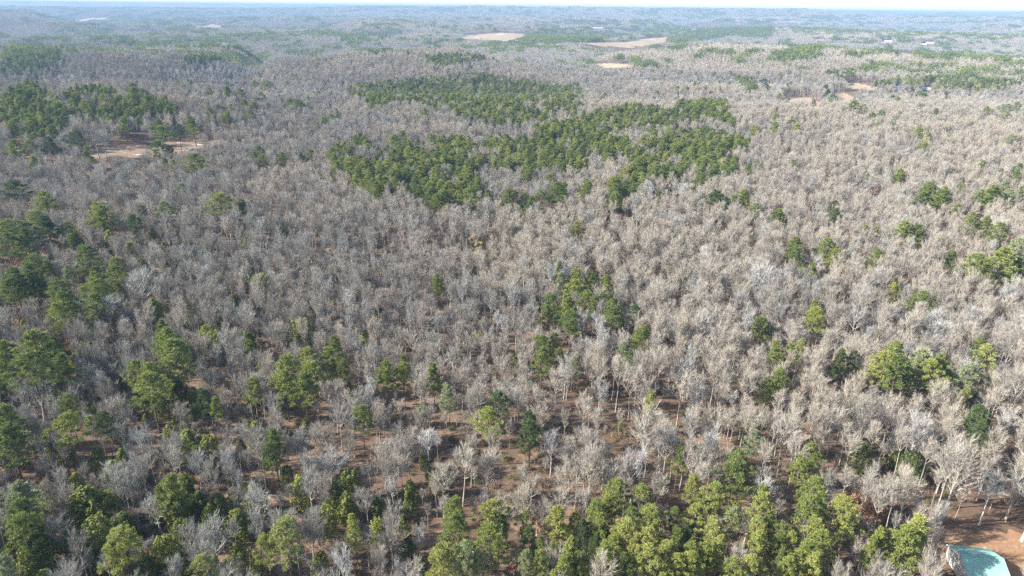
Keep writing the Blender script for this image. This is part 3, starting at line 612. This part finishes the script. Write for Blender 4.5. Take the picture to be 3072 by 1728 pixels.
# --- understorey cedars, left side
X, Y, rr = grid(8, 100, 420, seed=17)
Z = H(X, Y); fx, fy, fd = project(np.stack([X, Y, Z+3], -1))
pr = (.85*np.clip((1250-fx)/900, 0, 1)+.03)*sstep(600, 900, fy)*(vnoise(X/35, Y/35, 31) > .38)
k = in_view(X, Y, Z, 10) & (rr.random(X.shape) < pr)
for x, y, z in zip(X[k], Y[k], Z[k]):
    if np.min(np.hypot(MX-x, MY-y)) < 4: continue
    s = rr.uniform(.4, 1.0); trees.append(dict(kind='cedar', x=x, y=y, z=z, h=9*s, w=5*s*rr.uniform(.9, 1.3), tint=rr.random(), form=int(rr.integers(0, 4)), rz=rr.uniform(0, 6.28), man=0))
# --- low brush between the trunks
BRUSH = []
X, Y, rr = grid(3.4, 95, 430, seed=23)
Z = H(X, Y); k = in_view(X, Y, Z, 10) & (vnoise(X/14, Y/14, 77)*.6+vnoise(X/45, Y/45, 78)*.5 > .30+.25*rr.random(X.shape)) & ~in_fields(X, Y, Z, 1)
for x, y, z in zip(X[k], Y[k], Z[k]):
    s = rr.uniform(.5, 1.35); BRUSH.append((x, y, z, 0, 0, rr.uniform(0, 6.28), s, s, s*rr.uniform(.6, 1.3), rr.random(), int(rr.integers(0, 4))))
# --- tan leafed saplings sprinkled in the understorey
X, Y, rr = grid(12, 100, 520, seed=19)
Z = H(X, Y); k = in_view(X, Y, Z, 6) & (rr.random(X.shape) < .05) & ~in_fields(X, Y, Z, 6)
for x, y, z in zip(X[k], Y[k], Z[k]):
    if np.min(np.hypot(MX-x, MY-y)) < 4: continue
    s = rr.uniform(.45, .8); trees.append(dict(kind='leafy', x=x, y=y, z=z, h=7*s, w=4.5*s, tint=rr.random(), form=int(rr.integers(0, 3)), rz=rr.uniform(0, 6.28), man=0))

# --- patches of far wood: (x,y,z,rot,scale,tint,index)
inst = {'bare': [], 'pine': []}
def patches(step, d0, d1, base, seed):
    X, Y, rr = grid(step*.97, d0, d1, jit=.12, seed=seed); Z = H(X, Y)
    den, px, py = pine_density(X, Y, Z)
    bgd = np.where((vnoise(X/260, Y/260, 41)*.6+vnoise(X/90, Y/90, 42)*.4) > .62, .45, .05)
    den = np.where(den > 0, den, bgd)
    k = in_view(X, Y, Z, 60) & ~in_fields(X, Y, Z, 17) & (py < 420)
    ex = H(X+8, Y)-H(X-8, Y); ey = H(X, Y+8)-H(X, Y-8)
    for x, y, z, dn, gx, gy in zip(X[k], Y[k], Z[k], den[k], ex[k]/16, ey[k]/16):
        pine = rr.random() < dn; kk = 'pine' if pine else 'bare'; nf = NP if pine else NB
        q = Vector((-gx, -gy, 1)).normalized().to_track_quat('Z', 'Y').to_matrix() @ Matrix.Rotation(rr.integers(0, 4)*math.pi/2, 3, 'Z')
        e = q.to_euler(); t = rr.uniform(.2, .6) if pine else np.clip(-.12+.55*float(vnoise(np.array(x/420), np.array(y/260), 14))+.35*float(vnoise(np.array(x/130), np.array(y/90), 15))+.15*max(0, min(1, (-x/y+.25)/.8))+.1+rr.normal(0, .07), 0, .68)
        if not pine: t = max(0, min(.66, t+.3*max(-.7, min(1, (0-z)/35))))  # patch tint painted by height too: light on crests, shade in valleys
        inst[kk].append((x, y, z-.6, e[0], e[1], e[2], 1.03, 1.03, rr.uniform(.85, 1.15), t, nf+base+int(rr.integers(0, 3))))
patches(24, NEAR, MID, 0, 51)
patches(48, MID, FAR, 3, 52)

# ------------------------------------------------------------------ ground
na, nr = 720, 620
ang = np.linspace(-R(78), R(78), na)
rad = np.concatenate([np.linspace(20, 420, 150), 420*(38000/420)**(np.linspace(0, 1, nr-149)[1:])]); nr = len(rad)
AA, RR_ = np.meshgrid(ang, rad)
GX = np.sin(AA)*RR_; GY = np.cos(AA)*RR_; GZ = H(GX, GY)
V = np.stack([GX.ravel(), GY.ravel(), GZ.ravel()], 1)
ii, jj = np.meshgrid(np.arange(nr-1), np.arange(na-1), indexing='ij')
a = (ii*na+jj).ravel(); Fq = np.stack([a, a+1, a+na+1, a+na], 1)[:, ::-1]
cxy = V[Fq].mean(1); fpx, fpy, fdd = project(cxy)
cls = np.zeros(len(Fq), int)
nz = 7*(vnoise(cxy[:, 0]/9, cxy[:, 1]/9, 61)-.5)
for poly in FIELDS: cls[inpoly(fpx, fpy, poly)] = 1
for poly in SAND: cls[inpoly(fpx+nz, fpy+nz*.5, poly)] = 2
cls[inpoly(fpx+nz*3, fpy+nz*2, [(2800,1570),(2880,1592),(3150,1600),(3180,1800),(2900,1800),(2860,1660)])] = 4
rd = np.hypot(cxy[:, 0], cxy[:, 1]); cls[(cls == 0) & (rd > FAR*.97)] = 3
def submesh(name, sel, mat, label, cat):
    F2 = Fq[sel]; u, inv = np.unique(F2, return_inverse=True)
    me = mesh_from(name, V[u], inv.reshape(F2.shape), [mat], smooth=True)
    o = link(bpy.data.objects.new(name, me)); o['kind'] = 'structure'; o['label'] = label; o['category'] = cat
    return o
submesh('ground', cls == 0, M['ground'], 'forest floor covered in reddish brown leaf litter', 'ground')
submesh('field', cls == 1, M['field'], 'open fields of dry tan grass between the woods', 'field')
submesh('clearing', cls == 2, M['sand'], 'sandy clearing with bare pale patches at the left', 'clearing')
submesh('yard', cls == 4, M['yard'], 'orange-brown leaf-strewn ground around the barn', 'yard')
submesh('hills', cls == 3, M['farwood'], 'far wooded hills fading blue along the horizon', 'hills')

# ------------------------------------------------------------------ build the trees
SIZES = []
for t in trees:
    px, py, d = project([t['x'], t['y'], t['z']+t['h']*.65]); t['px'] = float(px); t['py'] = float(py); t['d'] = float(d)
    t['size'] = t['w']*t['h']*(F/d)**2; hw = t['w']*.5*F/d
    t['seen'] = (-hw*.5 < px < 3072+hw*.5) and (-50 < py < 1728+hw*.4)
LIM = {'pine': 295, 'bare': 295, 'cedar': 120, 'leafy': 60}
NAME = {'pine': 'pine_tree', 'bare': 'bare_tree', 'cedar': 'cedar_tree', 'leafy': 'leafy_sapling'}
CAT = {'pine': 'pine tree', 'bare': 'bare tree', 'cedar': 'cedar tree', 'leafy': 'sapling'}
GRP = {'pine': 'pines standing among the bare trees', 'bare': 'bare trees of the winter wood', 'cedar': 'cedars under the bare trees', 'leafy': 'saplings holding dry leaves'}
ORD = ['leftmost', 'second from left', 'third from left', 'fourth from left', 'fifth from left', 'sixth from left', 'seventh from left', 'eighth from left', 'ninth from left', 'tenth from left', 'eleventh from left', 'twelfth from left']
COLN = ['at far left', 'at left', 'at inner left', 'at centre-left', 'at centre-right', 'at inner right', 'at right', 'at far right']
ROWN = [(420, 'in distant belt'), (560, 'behind middle wood'), (700, 'in back wood'), (850, 'in upper middle wood'), (1000, 'in middle wood'), (1130, 'in lower middle wood'), (1250, 'in near wood'), (1360, 'in nearer wood'), (1460, 'in foreground'), (1560, 'in close foreground'), (1650, 'above bottom edge'), (9999, 'on bottom edge')]
def look(t):
    k = t['kind']
    sz = 'big' if t['w'] > {'pine': 9.3, 'bare': 9, 'cedar': 5.2, 'leafy': 4.2}[k] else 'small' if t['w'] < {'pine': 6, 'bare': 5, 'cedar': 3.2, 'leafy': 3}[k] else 'mid-sized'
    q = t['tint']
    if k == 'pine': c = 'dark green' if q < .26 else 'mid green' if q < .58 else 'bright green' if q < .79 else 'yellow-green' if q < .95 else 'pale grey-green'; n = 'pine'
    elif k == 'cedar': c = 'dark olive' if q < .4 else 'olive green' if q < .75 else 'light olive'; n = 'cedar'
    elif k == 'leafy': c = 'rusty' if q < .4 else 'tan'; n = 'leaved sapling'
    else: c = 'tan-grey' if q < .3 else 'pinkish tan' if q < .45 else 'brownish grey' if q < .68 else 'silvery' if q < .86 else 'whitish'; n = 'spreading bare tree' if t['form'] >= 7 else 'slender bare tree'
    return '%s %s %s' % (sz, c, n)
keep = []
for k, lim in LIM.items():
    c = sorted([t for t in trees if t['kind'] == k and t['seen']], key=lambda t: -t['size']); keep += c[:lim]
    for t in c[:lim]: t['ind'] = 1
buckets = {}
for t in keep:
    row = next(n for y, n in ROWN if t['py'] < y); col = COLN[int(np.clip(t['px']/3072*8, 0, 7))]
    buckets.setdefault((look(t), row, col), []).append(t)
GREEN = [t for t in keep if t['kind'] in ('pine', 'cedar')]
def neighbour(t):
    best = None
    for q in GREEN:
        if q is t: continue
        dd = math.hypot(q['x']-t['x'], q['y']-t['y'])
        if dd < 9 and abs(q['px']-t['px']) > 8 and (best is None or dd < best[0]): best = (dd, q)
    if best is None: return None
    q = best[1]; return '%s of %s' % ('left' if t['px'] < q['px'] else 'right', look(q))
for (lk, row, col), L in buckets.items():
    L.sort(key=lambda t: t['px'])
    nb = [neighbour(t) for t in L]
    for i, t in enumerate(L):
        if len(L) == 1: t['label'] = '%s %s %s' % (lk, row, col)
        elif nb[i] and nb.count(nb[i]) == 1 and len(('%s %s %s, %s' % (lk, row, col, nb[i])).split()) < 17: t['label'] = '%s %s %s, %s' % (lk, row, col, nb[i])
        elif len(L) == 2: t['label'] = '%s %s %s, %s of two' % (lk, row, col, 'left' if i == 0 else 'right')
        else: t['label'] = '%s %s %s, %s' % (lk, row, col, ORD[min(i, 11)])
def place(t, label, cat, name, group=None, leafmat=None):
    fm = FORMS[t['kind']][t['form']]
    o = link(bpy.data.objects.new(name, None)); o.empty_display_size = 1
    o.location = (t['x'], t['y'], t['z']); o.rotation_euler = (0, 0, t['rz'])
    s = (t['w']/fm['W'], t['w']/fm['W'], t['h']/fm['H']); o.scale = s
    o['label'] = label; o['category'] = cat
    if group: o['group'] = group
    for pn_, me in fm['parts']:
        c = link(bpy.data.objects.new(pn_, me)); c.parent = o; c['tint'] = t['tint']
    return o
for t in keep: place(t, t['label'], CAT[t['kind']], NAME[t['kind']], GRP[t['kind']])
g = dict(kind='leafy', x=gold_at[0], y=gold_at[1], z=gold_at[2], h=16, w=10, tint=.5, form=1, rz=1)
fm = {'parts': [(n_, mesh_from(n_, *p_, [m_])) for n_, p_, m_ in zip(('trunk', 'crown', 'leaves'), gen_leafy(444, n=3400, size=.3, low=.45), (M['bark'], M['twig'], M['gold']))]}
go = link(bpy.data.objects.new('golden_tree', None)); go.location = gold_at; go.scale = (1.9, 1.2, 2.1)
go['label'] = 'golden-leaved tree alone in the bare wood above the centre'; go['category'] = 'tree'
for pn_, me in fm['parts']:
    c = link(bpy.data.objects.new(pn_, me)); c.parent = go; c['tint'] = .5

# ------------------------------------------------------------------ the rest of the woods: one object per kind
def woods(name, label, cat, coll, rows):
    A = np.array(rows, float); me = bpy.data.meshes.new(name)
    me.vertices.add(len(A)); me.vertices.foreach_set('co', A[:, :3].astype(np.float32).ravel())
    for nm, ty, val in (('rot', 'FLOAT_VECTOR', A[:, 3:6]), ('scl', 'FLOAT_VECTOR', A[:, 6:9])):
        at = me.attributes.new(nm, ty, 'POINT'); at.data.foreach_set('vector', val.astype(np.float32).ravel())
    at = me.attributes.new('tint', 'FLOAT', 'POINT'); at.data.foreach_set('value', A[:, 9].astype(np.float32))
    at = me.attributes.new('vi', 'INT', 'POINT'); at.data.foreach_set('value', A[:, 10].astype(np.int32))
    o = link(bpy.data.objects.new(name, me)); o['kind'] = 'stuff'; o['label'] = label; o['category'] = cat
    ng = bpy.data.node_groups.new(name, 'GeometryNodeTree')
    ng.interface.new_socket('Geometry', in_out='INPUT', socket_type='NodeSocketGeometry')
    ng.interface.new_socket('Geometry', in_out='OUTPUT', socket_type='NodeSocketGeometry')
    N = ng.nodes; L = ng.links; gi = N.new('NodeGroupInput'); go_ = N.new('NodeGroupOutput')
    iop = N.new('GeometryNodeInstanceOnPoints'); ci = N.new('GeometryNodeCollectionInfo')
    ci.inputs['Collection'].default_value = coll; ci.inputs['Separate Children'].default_value = True; ci.inputs['Reset Children'].default_value = True
    def na_(t, n):
        a = N.new('GeometryNodeInputNamedAttribute'); a.data_type = t; a.inputs['Name'].default_value = n; return a.outputs['Attribute']
    L.new(gi.outputs[0], iop.inputs['Points']); L.new(ci.outputs[0], iop.inputs['Instance']); iop.inputs['Pick Instance'].default_value = True
    L.new(na_('INT', 'vi'), iop.inputs['Instance Index'])
    e2r = N.new('FunctionNodeEulerToRotation'); L.new(na_('FLOAT_VECTOR', 'rot'), e2r.inputs[0]); L.new(e2r.outputs[0], iop.inputs['Rotation'])
    L.new(na_('FLOAT_VECTOR', 'scl'), iop.inputs['Scale']); L.new(iop.outputs[0], go_.inputs[0])
    md = o.modifiers.new('woods', 'NODES'); md.node_group = ng
    return o
rows = {k: list(inst.get(k, [])) for k in ('bare', 'pine', 'cedar', 'leafy')}
for t in trees:
    if t.get('ind'): continue
    fm = FORMS[t['kind']][t['form']]; s = t['w']/fm['W']
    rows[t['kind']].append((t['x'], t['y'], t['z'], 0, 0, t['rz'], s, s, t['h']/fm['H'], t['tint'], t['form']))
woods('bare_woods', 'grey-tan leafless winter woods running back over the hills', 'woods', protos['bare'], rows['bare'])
woods('pine_woods', 'green belts of pines set in the leafless woods', 'pine woods', protos['pine'], rows['pine'])
woods('cedar_understorey', 'small olive cedars scattered beneath the leafless trees', 'cedars', protos['cedar'], rows['cedar'])
woods('sapling_understorey', 'low saplings with dry tan leaves beneath the trees', 'saplings', protos['leafy'], rows['leafy'])
woods('undergrowth', 'low brown brush and scrub on the forest floor between trunks', 'undergrowth', protos['brush'], BRUSH)
print('COUNT', {k: len(v) for k, v in rows.items()}, len(keep))


# ------------------------------------------------------------------ buildings
def plain(name, col, rough=.6, noise=.12, sc_=.8, metal=0):
    m, nt, b = newmat(name); N = nt.nodes; L = nt.links
    tc = N.new("ShaderNodeTexCoord"); n = N.new("ShaderNodeTexNoise"); n.inputs['Scale'].default_value = sc_; n.inputs['Detail'].default_value = 5
    L.new(tc.outputs['Object'], n.inputs[0])
    rp = ramp(nt, [(.3, tuple(c*(1-noise) for c in col)), (.7, tuple(min(1, c*(1+noise)) for c in col))]); L.new(n.outputs[0], rp.inputs[0])
    L.new(rp.outputs[0], b.inputs['Base Color']); b.inputs['Roughness'].default_value = rough; b.inputs['Metallic'].default_value = metal
    b.inputs['Specular IOR Level'].default_value = .4
    return m
class QB:
    def __init__(s): s.v = []; s.f = []
    def hexa(s, c):
        """eight corners: bottom four, top four"""
        n = len(s.v); s.v += [tuple(p) for p in c]
        s.f += [(n, n+3, n+2, n+1), (n+4, n+5, n+6, n+7), (n, n+1, n+5, n+4), (n+1, n+2, n+6, n+5), (n+2, n+3, n+7, n+6), (n+3, n, n+4, n+7)]
    def box(s, x0, x1, y0, y1, z0, z1): s.hexa([(x0,y0,z0),(x1,y0,z0),(x1,y1,z0),(x0,y1,z0),(x0,y0,z1),(x1,y0,z1),(x1,y1,z1),(x0,y1,z1)])
    def obj(s, name, m, parent): 
        me = bpy.data.meshes.new(name); me.from_pydata(s.v, [], s.f); me.materials.append(m); me.update()
        o = link(bpy.data.objects.new(name, me)); o.parent = parent; return o
def slab(B, x0, x1, ya, za, yb, zb, t):
    B.hexa([(x0,ya,za),(x1,ya,za),(x1,yb,zb),(x0,yb,zb),(x0,ya,za+t),(x1,ya,za+t),(x1,yb,zb+t),(x0,yb,zb+t)])
def barn():
    hl, hw, eave, ridge = 4.25, 5.25, 3.4, 5.6
    o = link(bpy.data.objects.new('barn', None)); cx_, cy_ = 106.3, 119.5
    o.location = (cx_, cy_, float(H(cx_, cy_))); o.rotation_euler = (0, 0, R(-8))
    o['label'] = 'white metal barn with green roof in the bottom right corner'; o['category'] = 'barn'
    wall = plain('white sheet metal', (.66,.65,.62), .55, .12); roofm = plain('green painted metal', (.30,.54,.47), .5, .10, .5)
    dark = plain('grey door', (.3,.3,.3)); trim = plain('pale trim', (.7,.7,.68))
    B = QB()
    B.box(-hl, hl, -hw, -hw+.12, -.6, eave); B.box(-hl, hl, hw-.12, hw, -.6, eave)
    for x in (-hl, hl-.12):
        n = len(B.v); pts = [(-hw+.12,-.6),(hw-.12,-.6),(hw-.12,eave),(0,ridge),(-hw+.12,eave)]
        B.v += [(x, a_, b_) for a_, b_ in pts]+[(x+.12, a_, b_) for a_, b_ in pts]
        B.f += [tuple(n+i for i in range(5))[::-1], tuple(n+5+i for i in range(5))]+[(n+i, n+(i+1) % 5, n+5+(i+1) % 5, n+5+i) for i in range(5)]
    for k in range(23):   # ribs of the sheets
        y = -hw+.3+k*(2*hw-.6)/22; zt = eave+(ridge-eave)*(1-abs(y)/hw)-.12
        B.box(-hl-.035, -hl-.002, y-.04, y+.04, -.5, zt); B.box(hl+.002, hl+.035, y-.04, y+.04, -.5, zt)
    w = B.obj('wall', wall, o)
    B = QB()
    s = (ridge-eave)/hw
    for sg in (-1, 1):
        ya, yb = sg*(hw+.35), sg*.0; za, zb = eave-.35*s+.02, ridge+.02
        slab(B, -hl-.3, hl+.3, ya, za, yb, zb, .05)
        for k in range(20):
            x = -hl-.28+k*(2*hl+.5)/19; slab(B, x, x+.05, ya, za+.052, yb, zb+.052, .035)
    B.box(-hl-.32, hl+.32, -.16, .16, ridge+.06, ridge+.13)
    rf = B.obj('roof', roofm, o)
    B = QB(); 
    for x in (-hl-.345, hl+.31):
        for sg in (-1, 1): slab(B, x, x+.03, sg*(hw+.36), eave-.36*s-.12, 0, ridge-.12, .2)
    B.obj('trim', trim, o)
    B = QB(); B.box(hl+.04, hl+.10, -1.8, 1.8, -.1, 2.9); d = B.obj('door', dark, o)
    B = QB(); B.box(hl+.10, hl+.14, 1.4, 1.5, 1.0, 1.3); B.obj('handle', trim, d)
barn()
def house(px, py, w, rc, wc, label, k):
    p = hit(px, py+w*.2); sl = math.sqrt(p[0]**2+p[1]**2+CAMZ**2); L = w*sl/F; D = min(L*.5, 11); e = min(3.0+L*.03, 5); rd_ = e+D*.28
    o = link(bpy.data.objects.new('house' if L < 24 else 'long_building', None)); o.location = (p[0], p[1], p[2]+.2)
    o.rotation_euler = (0, 0, R(-8+((k*37) % 23))-math.atan2(p[0], p[1])*.6)
    o['label'] = label; o['category'] = 'house' if L < 24 else 'building'; o['group'] = 'far buildings'
    B = QB(); B.box(-L/2, L/2, -D/2, D/2, -4, e)
    for x in (-L/2, L/2-.2):
        n = len(B.v); B.v += [(x,-D/2,e+.002),(x,D/2,e+.002),(x,0,rd_),(x+.2,-D/2,e+.002),(x+.2,D/2,e+.002),(x+.2,0,rd_)]
        B.f += [(n, n+2, n+1), (n+3, n+4, n+5), (n, n+1, n+4, n+3), (n+1, n+2, n+5, n+4), (n+2, n, n+3, n+5)]
    B.obj('wall', plain('house wall', wc, .8), o)
    B = QB(); s = (rd_-e)/(D/2)
    for sg in (-1, 1): slab(B, -L/2-.4, L/2+.4, sg*(D/2+.5), e-.5*s+.03, 0, rd_+.03, .2)
    B.obj('roof', plain('house roof', rc, .6), o)
    gl = plain('window glass', (.05,.06,.07), .2)
    for x in (-.32, -.1, .3):
        B = QB(); B.box(x*L-.6, x*L+.6, -D/2-.05, -D/2-.003, 1.0, 2.2); B.obj('window', gl, o)
    B = QB(); B.box(L*.1-.5, L*.1+.5, -D/2-.05, -D/2-.003, 0, 2.1); B.obj('door', gl, o)
for k, hh_ in enumerate(HOUSES): house(*hh_[:3], tuple(c*.9 for c in hh_[3]), tuple(c*.72 for c in hh_[4]), hh_[5], k)
pm = plain('weathered pale pole', (.6,.57,.52), .9)
for bx, by, tx, ty, lab in POLES:
    p = hit(bx, by); v = ray(tx, ty); t = math.hypot(p[0], p[1])/math.hypot(v[0], v[1]); q = np.array([v[0]*t, v[1]*t, CAMZ+v[2]*t])-p
    B = TB(); n = 6
    for i in range(n): B.prism(q*i/n, q*(i+1)/n, .3-.18*i/n, .3-.18*(i+1)/n, 8)
    vv, ff = B.arr(); o = link(bpy.data.objects.new('utility_pole', mesh_from('pole', vv, ff, [pm]))); o.location = p
    o['label'] = lab; o['category'] = 'pole'; o['group'] = 'pale poles'
    B = TB(); top = q*.94; B.prism(top+[-1, 0, 0], top+[1, 0, 0], .09, .09, 4); vv, ff = B.arr()
    c = link(bpy.data.objects.new('crossarm', mesh_from('crossarm', vv, ff, [pm]))); c.parent = o

# ------------------------------------------------------------------ haze
def haze():
    x0, x1, y0, y1, z0, z1 = -42000, 42000, -600, 42000, -240, ZTOP
    v = [(x0,y0,z0),(x1,y0,z0),(x1,y1,z0),(x0,y1,z0),(x0,y0,z1),(x1,y0,z1),(x1,y1,z1),(x0,y1,z1)]
    f = [(0,3,2,1),(4,5,6,7),(0,1,5,4),(1,2,6,5),(2,3,7,6),(3,0,4,7)]
    m = bpy.data.materials.new('haze'); m.use_nodes = True; nt = m.node_tree
    nt.nodes.remove(nt.nodes["Principled BSDF"])
    pv = nt.nodes.new("ShaderNodeVolumePrincipled"); pv.inputs['Color'].default_value = (.36,.57,.86,1); pv.inputs['Density'].default_value = HAZE
    pv.inputs['Anisotropy'].default_value = .0
    nt.links.new(pv.outputs[0], nt.nodes["Material Output"].inputs['Volume'])
    me = bpy.data.meshes.new('haze'); me.from_pydata(v, [], f); me.materials.append(m)
    o = link(bpy.data.objects.new('haze', me)); o['kind'] = 'stuff'; o['label'] = 'pale blue haze thickening towards the hills'; o['category'] = 'haze'
HAZE = 1.05e-4; ZTOP = max(float(V[:, 2].max()), CAMZ)+2
haze()
